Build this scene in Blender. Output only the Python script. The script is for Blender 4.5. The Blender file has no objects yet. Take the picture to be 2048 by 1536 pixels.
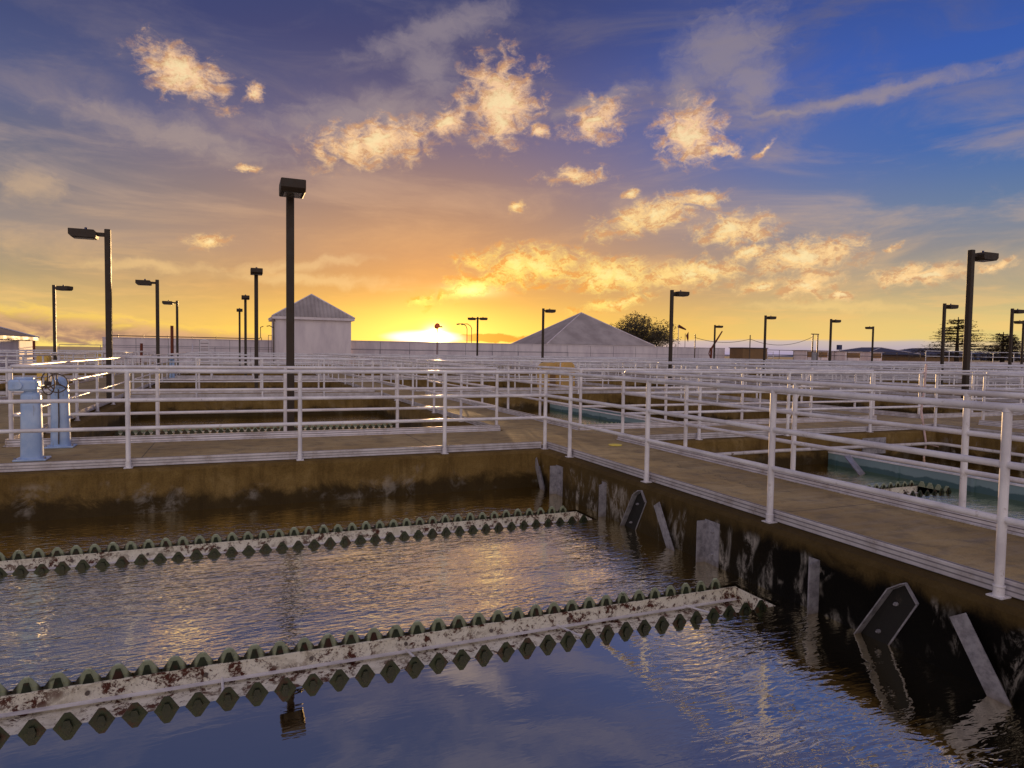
import bpy, bmesh, math, random
from mathutils import Vector, Matrix
random.seed(7)
R = math.radians
scene = bpy.context.scene
COL = scene.collection
# ------------------------------------------------------------------ helpers
def lin(c):
    return tuple((x/255/12.92 if x/255 <= .04045 else ((x/255+.055)/1.055)**2.4) for x in c)
def tag(o, label=None, cat=None, group=None, kind=None):
    if label: o['label'] = label
    if cat: o['category'] = cat
    if group: o['group'] = group
    if kind: o['kind'] = kind
    return o
def empty(name, loc=(0, 0, 0), rz=0.0):
    o = bpy.data.objects.new(name, None); COL.objects.link(o)
    o.location = loc; o.rotation_euler = (0, 0, rz); o.empty_display_size = .1
    return o
class MB:
    def __init__(s): s.v = []; s.f = []; s.sm = []
    def add(s, vs, fs, smooth=False):
        n = len(s.v); s.v += [tuple(v) for v in vs]
        for f in fs: s.f.append(tuple(i+n for i in f)); s.sm.append(smooth)
        return s
    def box(s, x0, x1, y0, y1, z0, z1):
        vs = [(x, y, z) for z in (z0, z1) for y in (y0, y1) for x in (x0, x1)]
        return s.add(vs, [(0, 2, 3, 1), (4, 5, 7, 6), (0, 1, 5, 4), (2, 6, 7, 3), (0, 4, 6, 2), (1, 3, 7, 5)])
    def bbox(s, x0, x1, y0, y1, z0, z1, b):
        # bevelled box: chamfered vertical edges and top edge
        def ring(i, z): 
            return [(x0+i+b, y0+i, z), (x1-i-b, y0+i, z), (x1-i, y0+i+b, z), (x1-i, y1-i-b, z), (x1-i-b, y1-i, z), (x0+i+b, y1-i, z), (x0+i, y1-i-b, z), (x0+i, y0+i+b, z)]
        rs = [ring(b*.6, z0), ring(0, z0+b), ring(0, z1-b), ring(b*.8, z1)]
        vs = sum(rs, []); fs = []
        for k in range(3):
            for i in range(8):
                j = (i+1) % 8; fs.append((k*8+i, k*8+j, k*8+8+j, k*8+8+i))
        fs.append(tuple(range(24, 32))); fs.append(tuple(reversed(range(8))))
        return s.add(vs, fs)
    def tube(s, a, b, r, n=10, r2=None, caps=True):
        a = Vector(a); b = Vector(b); d = (b-a).normalized(); r2 = r if r2 is None else r2
        u = d.orthogonal().normalized(); w = d.cross(u)
        vs = []
        for p, rr in ((a, r), (b, r2)):
            for i in range(n):
                t = 2*math.pi*i/n; vs.append(p+u*math.cos(t)*rr+w*math.sin(t)*rr)
        s.add(vs, [(i, (i+1) % n, n+(i+1) % n, n+i) for i in range(n)], True)
        if caps: s.add(vs, [tuple(reversed(range(n))), tuple(range(n, 2*n))])
        return s
    def path(s, pts, r, n=8, closed=False):
        P = [Vector(p) for p in pts]; m = len(P); vs = []; prev = None
        for k in range(m):
            if closed: d = (P[(k+1) % m]-P[k-1]).normalized()
            elif k == 0: d = (P[1]-P[0]).normalized()
            elif k == m-1: d = (P[-1]-P[-2]).normalized()
            else: d = ((P[k+1]-P[k]).normalized()+(P[k]-P[k-1]).normalized()).normalized()
            u = d.orthogonal().normalized() if prev is None else (prev-d*prev.dot(d)).normalized()
            prev = u; w = d.cross(u)
            for i in range(n):
                t = 2*math.pi*i/n; vs.append(P[k]+u*math.cos(t)*r+w*math.sin(t)*r)
        fs = []
        for k in range(m if closed else m-1):
            for i in range(n):
                j = (i+1) % n; k2 = (k+1) % m
                fs.append((k*n+i, k*n+j, k2*n+j, k2*n+i))
        s.add(vs, fs, True)
        if not closed: s.add(vs, [tuple(reversed(range(n))), tuple(range((m-1)*n, m*n))])
        return s
    def prism(s, poly, axis, a, b):
        # poly: 2D points, extruded along axis ('x','y','z') from a to b
        def P(p, t):
            return {'x': (t, p[0], p[1]), 'y': (p[0], t, p[1]), 'z': (p[0], p[1], t)}[axis]
        n = len(poly); vs = [P(p, a) for p in poly]+[P(p, b) for p in poly]
        return s.add(vs, [tuple(reversed(range(n))), tuple(range(n, 2*n))]+[(i, (i+1) % n, n+(i+1) % n, n+i) for i in range(n)])
    def torus(s, c, R_, r, ax='y', n=28, m=8, squash=1.0):
        pts = []
        for i in range(n):
            t = 2*math.pi*i/n; q = (math.cos(t)*R_, math.sin(t)*R_)
            pts.append({'y': (c[0]+q[0], c[1], c[2]+q[1]), 'x': (c[0], c[1]+q[0], c[2]+q[1]), 'z': (c[0]+q[0], c[1]+q[1], c[2])}[ax])
        return s.path(pts, r, m, True)
    def build(s, name, mat, parent=None, mat2=None, n1=0):
        me = bpy.data.meshes.new(name); me.from_pydata(s.v, [], s.f); me.validate()
        if len(me.polygons) == len(s.sm): me.polygons.foreach_set('use_smooth', s.sm)
        bm = bmesh.new(); bm.from_mesh(me); bmesh.ops.recalc_face_normals(bm, faces=bm.faces); bm.to_mesh(me); bm.free()
        me.materials.append(mat)
        if mat2:
            me.materials.append(mat2)
            for q in me.polygons[n1:]: q.material_index = 1
        me.update()
        o = bpy.data.objects.new(name, me); COL.objects.link(o)
        if parent: o.parent = parent
        return o
def inst(name, me, parent, loc, rz=0):
    o = bpy.data.objects.new(name, me); COL.objects.link(o); o.parent = parent; o.location = loc; o.rotation_euler[2] = rz
    return o
def copy_tree(o, parent=None):
    c = o.copy(); COL.objects.link(c); c.parent = parent
    for ch in list(o.children): copy_tree(ch, c)
    return c
# ------------------------------------------------------------------ node helpers
class NT:
    def __init__(s, nt): s.nt = nt; s.n = nt.nodes; s.l = nt.links
    def node(s, t, **k):
        n = s.n.new(t)
        for a, b in k.items(): setattr(n, a, b)
        return n
    def put(s, sock, v):
        if isinstance(v, bpy.types.NodeSocket): s.l.new(v, sock)
        elif v is not None:
            if sock.type == 'RGBA' and len(v) == 3: v = (*v, 1)
            sock.default_value = v
    def m(s, op, a, b=None, c=None, clamp=False):
        n = s.node('ShaderNodeMath', operation=op, use_clamp=clamp)
        s.put(n.inputs[0], a); s.put(n.inputs[1], b) if b is not None else None
        if c is not None: s.put(n.inputs[2], c)
        return n.outputs[0]
    def vm(s, op, a, b=None):
        n = s.node('ShaderNodeVectorMath', operation=op); s.put(n.inputs[0], a)
        if b is not None: s.put(n.inputs[1], b)
        return n.outputs['Value'] if op in ('LENGTH', 'DOT_PRODUCT', 'DISTANCE') else n.outputs[0]
    def mr(s, v, a, b, c=0., d=1., smooth=True):
        n = s.node('ShaderNodeMapRange', interpolation_type='SMOOTHSTEP' if smooth else 'LINEAR')
        for i, x in enumerate((v, a, b, c, d)): s.put(n.inputs[i], x)
        return n.outputs[0]
    def noise(s, vec, scale, detail=4, rough=.55, dist=0., lac=2.):
        n = s.node('ShaderNodeTexNoise'); s.put(n.inputs['Vector'], vec)
        for k, v in (('Scale', scale), ('Detail', detail), ('Roughness', rough), ('Distortion', dist), ('Lacunarity', lac)): n.inputs[k].default_value = v
        return n.outputs[0]
    def mix(s, f, a, b, mode='MIX'):
        n = s.node('ShaderNodeMix', data_type='RGBA', blend_type=mode)
        s.put(n.inputs[0], f); s.put(n.inputs[6], a); s.put(n.inputs[7], b)
        return n.outputs[2]
    def mapping(s, vec, loc=(0, 0, 0), rot=(0, 0, 0), sc=(1, 1, 1), typ='POINT'):
        n = s.node('ShaderNodeMapping', vector_type=typ); s.put(n.inputs[0], vec)
        n.inputs[1].default_value = loc; n.inputs[2].default_value = rot; n.inputs[3].default_value = sc
        return n.outputs[0]
    def ramp(s, f, stops):
        n = s.node('ShaderNodeValToRGB'); s.put(n.inputs[0], f); e = n.color_ramp.elements
        while len(e) < len(stops): e.new(.5)
        for el, (p, c) in zip(e, stops): el.position = p; el.color = (*c, 1)
        return n.outputs[0]
    def comb(s, x, y, z=0.):
        n = s.node('ShaderNodeCombineXYZ')
        for i, v in enumerate((x, y, z)): s.put(n.inputs[i], v)
        return n.outputs[0]
    def sep(s, v):
        n = s.node('ShaderNodeSeparateXYZ'); s.put(n.inputs[0], v); return n.outputs
def mat(name, fn):
    m = bpy.data.materials.new(name); m.use_nodes = True; nt = NT(m.node_tree)
    b = m.node_tree.nodes['Principled BSDF']; fn(nt, b); return m
def bump(t, b, h, strength=.3, dist=.01):
    n = t.node('ShaderNodeBump'); n.inputs['Strength'].default_value = strength; n.inputs['Distance'].default_value = dist
    t.put(n.inputs['Height'], h); t.l.new(n.outputs[0], b.inputs['Normal'])
def pos(t): return t.node('ShaderNodeNewGeometry').outputs['Position']

def simple(name, col, rough=.5, metal=0., var=.15, scale=6., bmp=0., dirt=None):
    def fn(t, b):
        p = pos(t); n = t.noise(p, scale, 5, .6)
        c = t.mix(t.mr(n, .3, .7), tuple(x*(1-var) for x in col), tuple(min(1, x*(1+var)) for x in col))
        if dirt:
            d = t.noise(p, dirt[1], 6, .65); c = t.mix(t.mr(d, dirt[2], dirt[2]+.12), c, dirt[0])
        t.put(b.inputs['Base Color'], c); b.inputs['Roughness'].default_value = rough; b.inputs['Metallic'].default_value = metal
        t.put(b.inputs['Roughness'], t.mr(n, .2, .8, rough*.8, min(1, rough*1.25)))
        if bmp: bump(t, b, t.noise(p, scale*12, 4, .6), bmp, .004)
    return mat(name, fn)
def f_deck(t, b):
    p = pos(t); big = t.noise(p, .55, 5, .6); mid = t.noise(p, 4, 6, .7, .4); fine = t.noise(p, 90, 3, .7)
    st = t.noise(t.mapping(p, sc=(1.2, 7, 1)), 1.5, 5, .65)
    c = t.ramp(big, [(.3, lin((140, 116, 72))), (.5, lin((172, 146, 96))), (.72, lin((196, 172, 124)))])
    c = t.mix(t.mr(mid, .45, .66, 0, .55), c, lin((96, 84, 60)))
    c = t.mix(t.mr(st, .52, .7, 0, .45), c, lin((176, 150, 108)))
    c = t.mix(t.mr(fine, .35, .75, 0, .35), c, lin((62, 54, 36)))
    v = t.node('ShaderNodeTexVoronoi', feature='DISTANCE_TO_EDGE'); t.put(v.inputs['Vector'], t.vm('ADD', p, t.vm('SCALE', t.comb(mid, fine, 0)))); v.inputs['Scale'].default_value = .42
    c = t.mix(t.mr(v.outputs[0], 0, .006, .7, 0), c, lin((52, 44, 30)))
    ps = t.sep(p)
    for ax, off, sp in ((0, 1.62, 3.62), (1, 1.0, 3.4)):
        g = t.m('ABSOLUTE', t.m('SUBTRACT', t.m('FRACT', t.m('DIVIDE', t.m('ADD', ps[ax], off+sp*100.5), sp)), .5))
        c = t.mix(t.mr(g, .0008, .003, .8, 0), c, lin((58, 48, 32)))
    t.put(b.inputs['Base Color'], c); t.put(b.inputs['Roughness'], t.mr(st, .3, .7, .5, .85))
    bump(t, b, t.m('ADD', fine, mid), .25, .006)
def f_wall(t, b):
    p = pos(t); s = t.sep(p); z = s[2]
    n1 = t.noise(p, 2.2, 7, .68, .6); n2 = t.noise(p, 7, 7, .72, .8); st = t.noise(t.mapping(p, sc=(5, 5, .7)), 2.2, 6, .65)
    c = t.ramp(n1, [(.3, lin((96, 74, 38))), (.55, lin((122, 98, 56))), (.75, lin((146, 122, 80)))])
    c = t.mix(t.mr(st, .45, .7, 0, .5), c, lin((78, 58, 28)))
    fine = t.noise(p, 60, 3, .7)
    c = t.mix(t.mr(fine, .4, .7, 0, .3), c, lin((50, 40, 24)))
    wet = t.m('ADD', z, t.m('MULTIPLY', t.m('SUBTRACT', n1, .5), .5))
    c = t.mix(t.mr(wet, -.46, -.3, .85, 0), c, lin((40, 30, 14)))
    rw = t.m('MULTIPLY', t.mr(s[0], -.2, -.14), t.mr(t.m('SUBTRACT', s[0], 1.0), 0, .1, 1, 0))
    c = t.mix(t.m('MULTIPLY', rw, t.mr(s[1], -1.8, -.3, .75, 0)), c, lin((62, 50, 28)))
    # slimy, with shade painted in: blacker towards the camera
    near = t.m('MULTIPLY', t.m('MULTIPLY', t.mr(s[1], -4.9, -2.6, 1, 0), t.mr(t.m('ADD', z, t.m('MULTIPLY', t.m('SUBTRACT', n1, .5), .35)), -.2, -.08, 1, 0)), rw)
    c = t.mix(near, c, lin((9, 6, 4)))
    lp = t.noise(t.mapping(p, sc=(1, 1.6, .8)), 1.9, 4, .6, .5); ls = t.noise(t.mapping(p, sc=(1, 2.6, 1.2)), 3.4, 8, .74, .5)
    lime = t.m('MULTIPLY', t.mr(lp, .5, .62), t.mr(ls, .43, .62))
    lime = t.m('MULTIPLY', lime, t.m('MULTIPLY', t.mr(z, -.12, -.22, 0, 1), t.mr(s[1], -.5, .1, .85, .1)))
    c = t.mix(lime, c, lin((176, 168, 160)))
    t.put(b.inputs['Base Color'], c); b.inputs['Specular IOR Level'].default_value = .12; t.put(b.inputs['Roughness'], t.mr(wet, -.5, -.1, .5, .85)); bump(t, b, t.m('ADD', n2, n1), .5, .02)
def f_paint(t, b):
    p = pos(t); n = t.noise(p, 3, 5, .6); d = t.noise(p, 16, 6, .7)
    c = t.mix(t.mr(n, .35, .65), lin((234, 229, 233)), lin((206, 200, 206)))
    c = t.mix(t.mr(d, .58, .72, 0, .5), c, lin((150, 132, 118)))
    t.put(b.inputs['Base Color'], c); t.put(b.inputs['Roughness'], t.mr(n, .3, .7, .22, .4))
    bump(t, b, t.noise(p, 120, 2, .5), .06, .002)
def f_toe(t, b):
    p = pos(t); d = t.noise(p, 5, 6, .65); z = t.sep(p)[2]
    c = t.mix(t.mr(d, .35, .7), lin((222, 216, 222)), lin((188, 180, 184)))
    g = t.m('ABSOLUTE', t.m('SUBTRACT', t.m('FRACT', t.m('DIVIDE', t.m('ADD', z, 1.004), .033)), .5))
    c = t.mix(t.mr(g, .3, .42, 0, .75), c, lin((92, 84, 92)))
    c = t.mix(t.m('MULTIPLY', t.mr(d, .5, .64, 0, .6), t.mr(t.noise(p, 50, 5, .7), .52, .62)), c, lin((150, 128, 104)))
    t.put(b.inputs['Base Color'], c); b.inputs['Roughness'].default_value = .32; b.inputs['Metallic'].default_value = .1
def f_weir(t, b):
    p = pos(t); n = t.noise(p, 9, 8, .72, .6); n2 = t.noise(p, 32, 6, .75, .8); big = t.noise(p, 2.6, 3, .6)
    c = t.mix(t.mr(n, .4, .7, 0, .8), lin((240, 232, 214)), lin((190, 178, 152)))
    rm = t.m('ADD', t.m('MULTIPLY', n, .6), t.m('MULTIPLY', n2, .55))
    k = t.m('MULTIPLY', t.mr(rm, .588, .63), t.mr(big, .36, .52))
    c = t.mix(k, c, lin((84, 36, 16)))
    k2 = t.mr(t.noise(p, 70, 5, .7), .6, .68, 0, .8)
    c = t.mix(k2, c, lin((70, 52, 32)))
    s = t.sep(p); alg = t.mr(t.m('ADD', s[2], t.m('MULTIPLY', n, .05)), -.575, -.545, 0, 1)
    c = t.mix(t.m('MULTIPLY', alg, .0), c, lin((60, 74, 48)))
    t.put(b.inputs['Base Color'], c); b.inputs['Roughness'].default_value = .55; bump(t, b, t.m('SUBTRACT', n2, k), .45, .006)
def f_teeth(t, b):
    p = pos(t); s = t.sep(p); n = t.noise(p, 26, 6, .7, .6)
    fx = t.m('ABSOLUTE', t.m('SUBTRACT', t.m('FRACT', t.m('DIVIDE', t.m('ADD', s[0], 20.0), .149)), .5))
    zz = t.m('ADD', s[2], .59)
    core = t.m('SUBTRACT', fx, t.m('MULTIPLY', n, .12))
    c = t.mix(t.mr(core, .06, .2, 1, 0), lin((150, 156, 128)), lin((40, 38, 24)))
    c = t.mix(t.mr(t.m('ADD', zz, t.m('MULTIPLY', t.m('SUBTRACT', n, .5), .02)), .072, .085), c, lin((186, 196, 172)))
    c = t.mix(t.mr(n, .55, .68, 0, .7), c, lin((34, 30, 18)))
    t.put(b.inputs['Base Color'], c); b.inputs['Roughness'].default_value = .45; bump(t, b, n, .6, .008)
def f_water(t, b):
    p = pos(t); s = t.sep(p)
    w1 = t.noise(t.mapping(p, rot=(0, 0, .12), sc=(3.4, 9.5, 1)), 1.35, 2, .5, 1.2)
    w2 = t.noise(t.mapping(p, rot=(0, 0, -.2), sc=(6, 17, 1)), 2.0, 1.5, .5, .4)
    w3 = t.noise(t.mapping(p, sc=(1, 2, 1)), 2.2, 2, .5)
    calm = t.noise(t.mapping(p, sc=(.5, 1.4, 1)), 1.1, 2, .5)
    near = t.mr(s[1], -5.0, -4.7, 0, 1)
    rgt = t.m('MULTIPLY', t.mr(t.m('ADD', s[0], t.m('MULTIPLY', t.m('ADD', s[1], 4.9), -.45)), -1.9, -.7), t.mr(calm, .42, .58, .25, 1))
    amp = t.m('MAXIMUM', t.m('MULTIPLY', near, t.mr(calm, .3, .62, .3, 1)), rgt)
    amp = t.m('ADD', t.m('MULTIPLY', amp, .95), .02)
    h = t.m('ADD', t.m('MULTIPLY', t.m('ADD', w1, t.m('MULTIPLY', w2, .45)), amp), t.m('MULTIPLY', w3, .06))
    bn = t.node('ShaderNodeBump'); bn.inputs['Strength'].default_value = 1.; bn.inputs['Distance'].default_value = .0095; t.put(bn.inputs['Height'], h)
    b.inputs['Base Color'].default_value = (*lin((8, 12, 15)), 1); b.inputs['Roughness'].default_value = .5; b.inputs['Specular IOR Level'].default_value = 0
    g = t.node('ShaderNodeBsdfGlossy'); g.inputs['Roughness'].default_value = .006; g.inputs['Color'].default_value = (1., .92, .68, 1)
    fr = t.node('ShaderNodeFresnel'); fr.inputs['IOR'].default_value = 1.33
    for q in (g, fr): t.l.new(bn.outputs[0], q.inputs['Normal'])
    k = t.m('MULTIPLY', t.m('POWER', fr.outputs[0], 1.25), 3.9, clamp=True)
    mx = t.node('ShaderNodeMixShader'); t.put(mx.inputs[0], k); t.l.new(b.outputs[0], mx.inputs[1]); t.l.new(g.outputs[0], mx.inputs[2])
    out = [n for n in t.n if n.type == 'OUTPUT_MATERIAL'][0]; t.l.new(mx.outputs[0], out.inputs[0])
def f_blue(t, b):
    p = pos(t); n = t.noise(p, 5, 5, .6); s = t.sep(p)
    c = t.mix(t.mr(n, .35, .65), lin((150, 178, 222)), lin((176, 198, 232)))
    c = t.mix(t.mr(t.noise(t.mapping(p, sc=(6, 6, 1)), 3, 5, .7), .6, .72, 0, .6), c, lin((120, 104, 80)))
    t.put(b.inputs['Base Color'], c); b.inputs['Roughness'].default_value = .4
def f_rib(t, b):
    p = pos(t); n = t.noise(p, .5, 5, .6); c = t.mix(t.mr(n, .3, .7), lin((150, 138, 136)), lin((178, 166, 164)))
    t.put(b.inputs['Base Color'], c); b.inputs['Roughness'].default_value = .6
def f_white(t, b):
    p = pos(t); n = t.noise(t.mapping(p, sc=(1, 1, .25)), .8, 6, .65); st = t.noise(t.mapping(p, sc=(1.5, 1.5, .12)), 1.4, 5, .7)
    c = t.mix(t.mr(n, .35, .7), lin((224, 212, 216)), lin((200, 188, 196)))
    c = t.mix(t.mr(st, .58, .75, 0, .35), c, lin((140, 124, 124)))
    t.put(b.inputs['Base Color'], c); b.inputs['Roughness'].default_value = .7
def f_leaf(t, b):
    p = pos(t); n = t.noise(p, .6, 4, .6)
    t.put(b.inputs['Base Color'], t.mix(t.mr(n, .35, .65), lin((44, 40, 16)), lin((84, 66, 26)))); b.inputs['Roughness'].default_value = .6
def f_gal(t, b):
    p = pos(t); n = t.noise(p, 14, 6, .7); n2 = t.noise(t.mapping(p, sc=(3, 3, 1)), 3, 4, .6)
    c = t.mix(t.mr(n, .35, .7), lin((166, 162, 170)), lin((118, 114, 122)))
    c = t.mix(t.mr(t.sep(p)[2], -.62, -.5, .7, 0), c, lin((90, 70, 44)))
    t.put(b.inputs['Base Color'], c); t.put(b.inputs['Roughness'], t.mr(n2, .3, .7, .35, .6)); b.inputs['Metallic'].default_value = .25
def f_teal(t, b):
    p = pos(t); s = t.sep(p); n = t.noise(p, 2.5, 6, .65, .4)
    k = t.mr(t.m('ADD', s[2], t.m('MULTIPLY', t.m('SUBTRACT', n, .5), .16)), -.5, -.47)
    c = t.mix(k, lin((70, 98, 104)), lin((128, 150, 156)))
    t.put(b.inputs['Base Color'], c); b.inputs['Roughness'].default_value = .5
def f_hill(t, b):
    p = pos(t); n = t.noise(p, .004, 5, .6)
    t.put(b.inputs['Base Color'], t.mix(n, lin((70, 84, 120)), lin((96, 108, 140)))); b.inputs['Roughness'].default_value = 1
M = dict(
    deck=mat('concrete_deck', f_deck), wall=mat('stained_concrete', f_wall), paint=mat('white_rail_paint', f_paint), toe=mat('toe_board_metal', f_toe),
    weir=mat('rusty_white_weir', f_weir), teeth=mat('algae_teeth', f_teeth), slime=simple('shaded_slime_teeth', lin((38, 46, 26)), .4, 0, .5, 18, .4, (lin((58, 30, 16)), 11, .5)), water=mat('water', f_water), blue=mat('blue_paint', f_blue),
    roof=mat('pale_metal_roof', f_rib), white=mat('white_wall', f_white), leaf=mat('leaf', f_leaf), gal=mat('galvanised', f_gal), teal=mat('teal_fibreglass', f_teal), hill=mat('hill', f_hill),
    lamp=simple('bronze_lamp', lin((52, 38, 26)), .6, .0, .2, 8), lens=simple('lamp_lens', lin((96, 90, 84)), .2, 0, .1),
    iron=simple('dark_iron', lin((92, 78, 68)), .5, .5, .2, 20), rust=simple('rusty_iron', lin((112, 54, 36)), .8, .1, .35, 14, .3),
    tan=simple('tan_guard', lin((206, 168, 100)), .6, 0, .12, 3, 0, (lin((150, 110, 60)), 7, .58)), yellow=simple('yellow_guard', lin((214, 176, 84)), .55, 0, .15, 3),
    brown=simple('brown_panel', lin((128, 98, 66)), .8, 0, .15, 1), dkroof=simple('dark_roof', lin((72, 70, 88)), .6, 0, .15, .7), dark=simple('dark_glass', lin((34, 34, 40)), .2, 0, .1),
    ground=simple('gravel_ground', lin((120, 104, 84)), .9, 0, .25, .3, .4), bark=simple('bark', lin((58, 44, 30)), .9, 0, .3, 8), navy=simple('navy_machine', lin((34, 42, 92)), .4, .1, .3, 5),
    orange=simple('orange_lamp', lin((214, 84, 30)), .4, 0, .1), pink=simple('worn_pink_pole', lin((196, 168, 166)), .6, 0, .2, 9), sock=simple('windsock_cloth', lin((96, 40, 34)), .9, 0, .2, 5), pvc=simple('pale_pipe', lin((196, 188, 190)), .4, 0, .15, 5, 0, (lin((110, 90, 74)), 8, .57)),
    grate=simple('yellow_drain', lin((236, 214, 90)), .5, 0, .1, 30), slime2=simple('wet_black_slime', lin((24, 30, 18)), .3, 0, .5, 18, .4), recess=simple('dark_recess', lin((22, 18, 18)), .7, 0, .4, 8, .2, (lin((60, 50, 42)), 5, .58)), fog=simple('fog', lin((178, 170, 196)), 1, 0, .08, .01))

# ------------------------------------------------------------------ camera
PI_, RO, YA = -.0466, .0146, .391
CAM = Vector((-4.1562, -8.7903, 1.3458))
fwd = Vector((math.sin(YA)*math.cos(PI_), math.cos(YA)*math.cos(PI_), math.sin(PI_)))
rt = Vector((math.cos(YA), -math.sin(YA), 0)); up = rt.cross(fwd)
r_ = rt*math.cos(RO)+up*math.sin(RO); u_ = -rt*math.sin(RO)+up*math.cos(RO)
cd = bpy.data.cameras.new('camera'); cam = bpy.data.objects.new('camera', cd); COL.objects.link(cam)
cam.matrix_world = Matrix(((r_.x, u_.x, -fwd.x, CAM.x), (r_.y, u_.y, -fwd.y, CAM.y), (r_.z, u_.z, -fwd.z, CAM.z), (0, 0, 0, 1)))
cd.sensor_width = 36; cd.lens = 36*1335.5/2048; cd.clip_start = .05; cd.clip_end = 20000
scene.camera = cam
def inview(x, y, margin=0.12):
    d = Vector((x, y, .5))-CAM; w = d.dot(fwd)
    return w > .3 and abs(d.dot(r_)/w) < 1024/1335.5+margin

# ------------------------------------------------------------------ layout of the plant
WZ = -.57
COLS = [(-17.2, -9.6), (-6.95, 0.), (1.47, 8.7), (10.15, 17.4), (18.85, 26.1), (27.55, 34.8), (36.25, 43.5)]
CT = ['far left of the blue valve stands', 'just left of the central walkway', 'just right of the central walkway', 'second column right of the central walkway', 'third column right of the central walkway', 'fourth column right of the central walkway', 'fifth column right of the central walkway']
ROWT = ['front-row', 'second-row', 'third-row', 'fourth-row', 'rearmost']
def rows(ci):
    if ci < 2: return [(-8.95, 0.), (1.97, 11.9), (13.35, 23.5), (25., 35.4), (36.9, 47.)]
    return [(-9.2, .25), (1.66, 11.9), (13.35, 23.5), (25., 35.4), (36.9, 47.)]
BAS = []
for ci, (x0, x1) in enumerate(COLS):
    for ri, (y0, y1) in enumerate(rows(ci)):
        if ci == 0 and ri == 0: continue
        if ci == 1 and ri == 0: x0_, x1_ = -13., 0.
        else: x0_, x1_ = x0, x1
        pts = [(x0_+(x1_-x0_)*i/6, y0+(y1-y0)*j/6) for i in range(7) for j in range(7)]
        if any(inview(*p) for p in pts): BAS.append((ci, ri, x0_, x1_, y0, y1))
def sheet(name, outer, holes, z, material, thick=0):
    xs = sorted({outer[0], outer[1]} | {h[i] for h in holes for i in (0, 1)}); ys = sorted({outer[2], outer[3]} | {h[i] for h in holes for i in (2, 3)})
    mb = MB(); idx = {}
    def V(x, y):
        if (x, y) not in idx: idx[(x, y)] = len(mb.v); mb.v.append((x, y, z))
        return idx[(x, y)]
    for i in range(len(xs)-1):
        for j in range(len(ys)-1):
            cx, cy = (xs[i]+xs[i+1])/2, (ys[j]+ys[j+1])/2
            if any(h[0] < cx < h[1] and h[2] < cy < h[3] for h in holes): continue
            mb.f.append((V(xs[i], ys[j]), V(xs[i+1], ys[j]), V(xs[i+1], ys[j+1]), V(xs[i], ys[j+1]))); mb.sm.append(False)
    return mb.build(name, material)
PL = (-24., 56., -12., 57.)
tag(sheet('walkway', PL, [(x0-.09, x1+.09, y0-.09, y1+.09) for _, _, x0, x1, y0, y1 in BAS], 0., M['deck']), kind='structure')
tag(sheet('ground', (-9000, 9000, -9000, 9000), [PL], -.02, M['ground']), kind='structure')
TR = [(-12.8, -.28, -4.39, -4.90), (-12.8, -.3, -1.575, -2.09), (1.65, 5.45, -1.8, -2.36), (-6.7, -.3, 4.3, 3.8), (-6.7, -.3, 8.4, 7.9), (1.65, 5.45, 7.0, 6.5)]
tag(sheet('water', PL, [(a, b, n, f) for a, b, f, n in TR], WZ, M['water']), kind='structure')

# post mesh shared by every railing
pm = MB(); pm.tube((0, 0, -.05), (0, 0, 1.07), .0265, 12); pm.tube((0, 0, -.05), (0, 0, .015), .031, 12)
pm.torus((0, 0, .015), .03, .006, 'z', 12, 5); pm.torus((0, 0, 1.045), .024, .006, 'z', 12, 5)
for zz in (.41, .735): pm.tube((0, 0, zz-.012), (0, 0, zz+.012), .0295, 10)
pm.box(-.045, .045, -.045, .045, -.052, -.043)
POST = pm.build('post', M['paint']); POSTME = POST.data; bpy.data.objects.remove(POST)
def rrect(x0, x1, y0, y1, z, r=.09, n=5):
    pts = []
    for cx, cy, a0 in ((x1-r, y1-r, 0), (x0+r, y1-r, 90), (x0+r, y0+r, 180), (x1-r, y0+r, 270)):
        for i in range(n+1):
            a = R(a0+90*i/n); pts.append((cx+r*math.cos(a), cy+r*math.sin(a), z))
    return pts
def spaced(a, b, d=1.86):
    n = max(1, round((b-a)/d)); return [a+(b-a)*i/n for i in range(n+1)]
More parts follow.
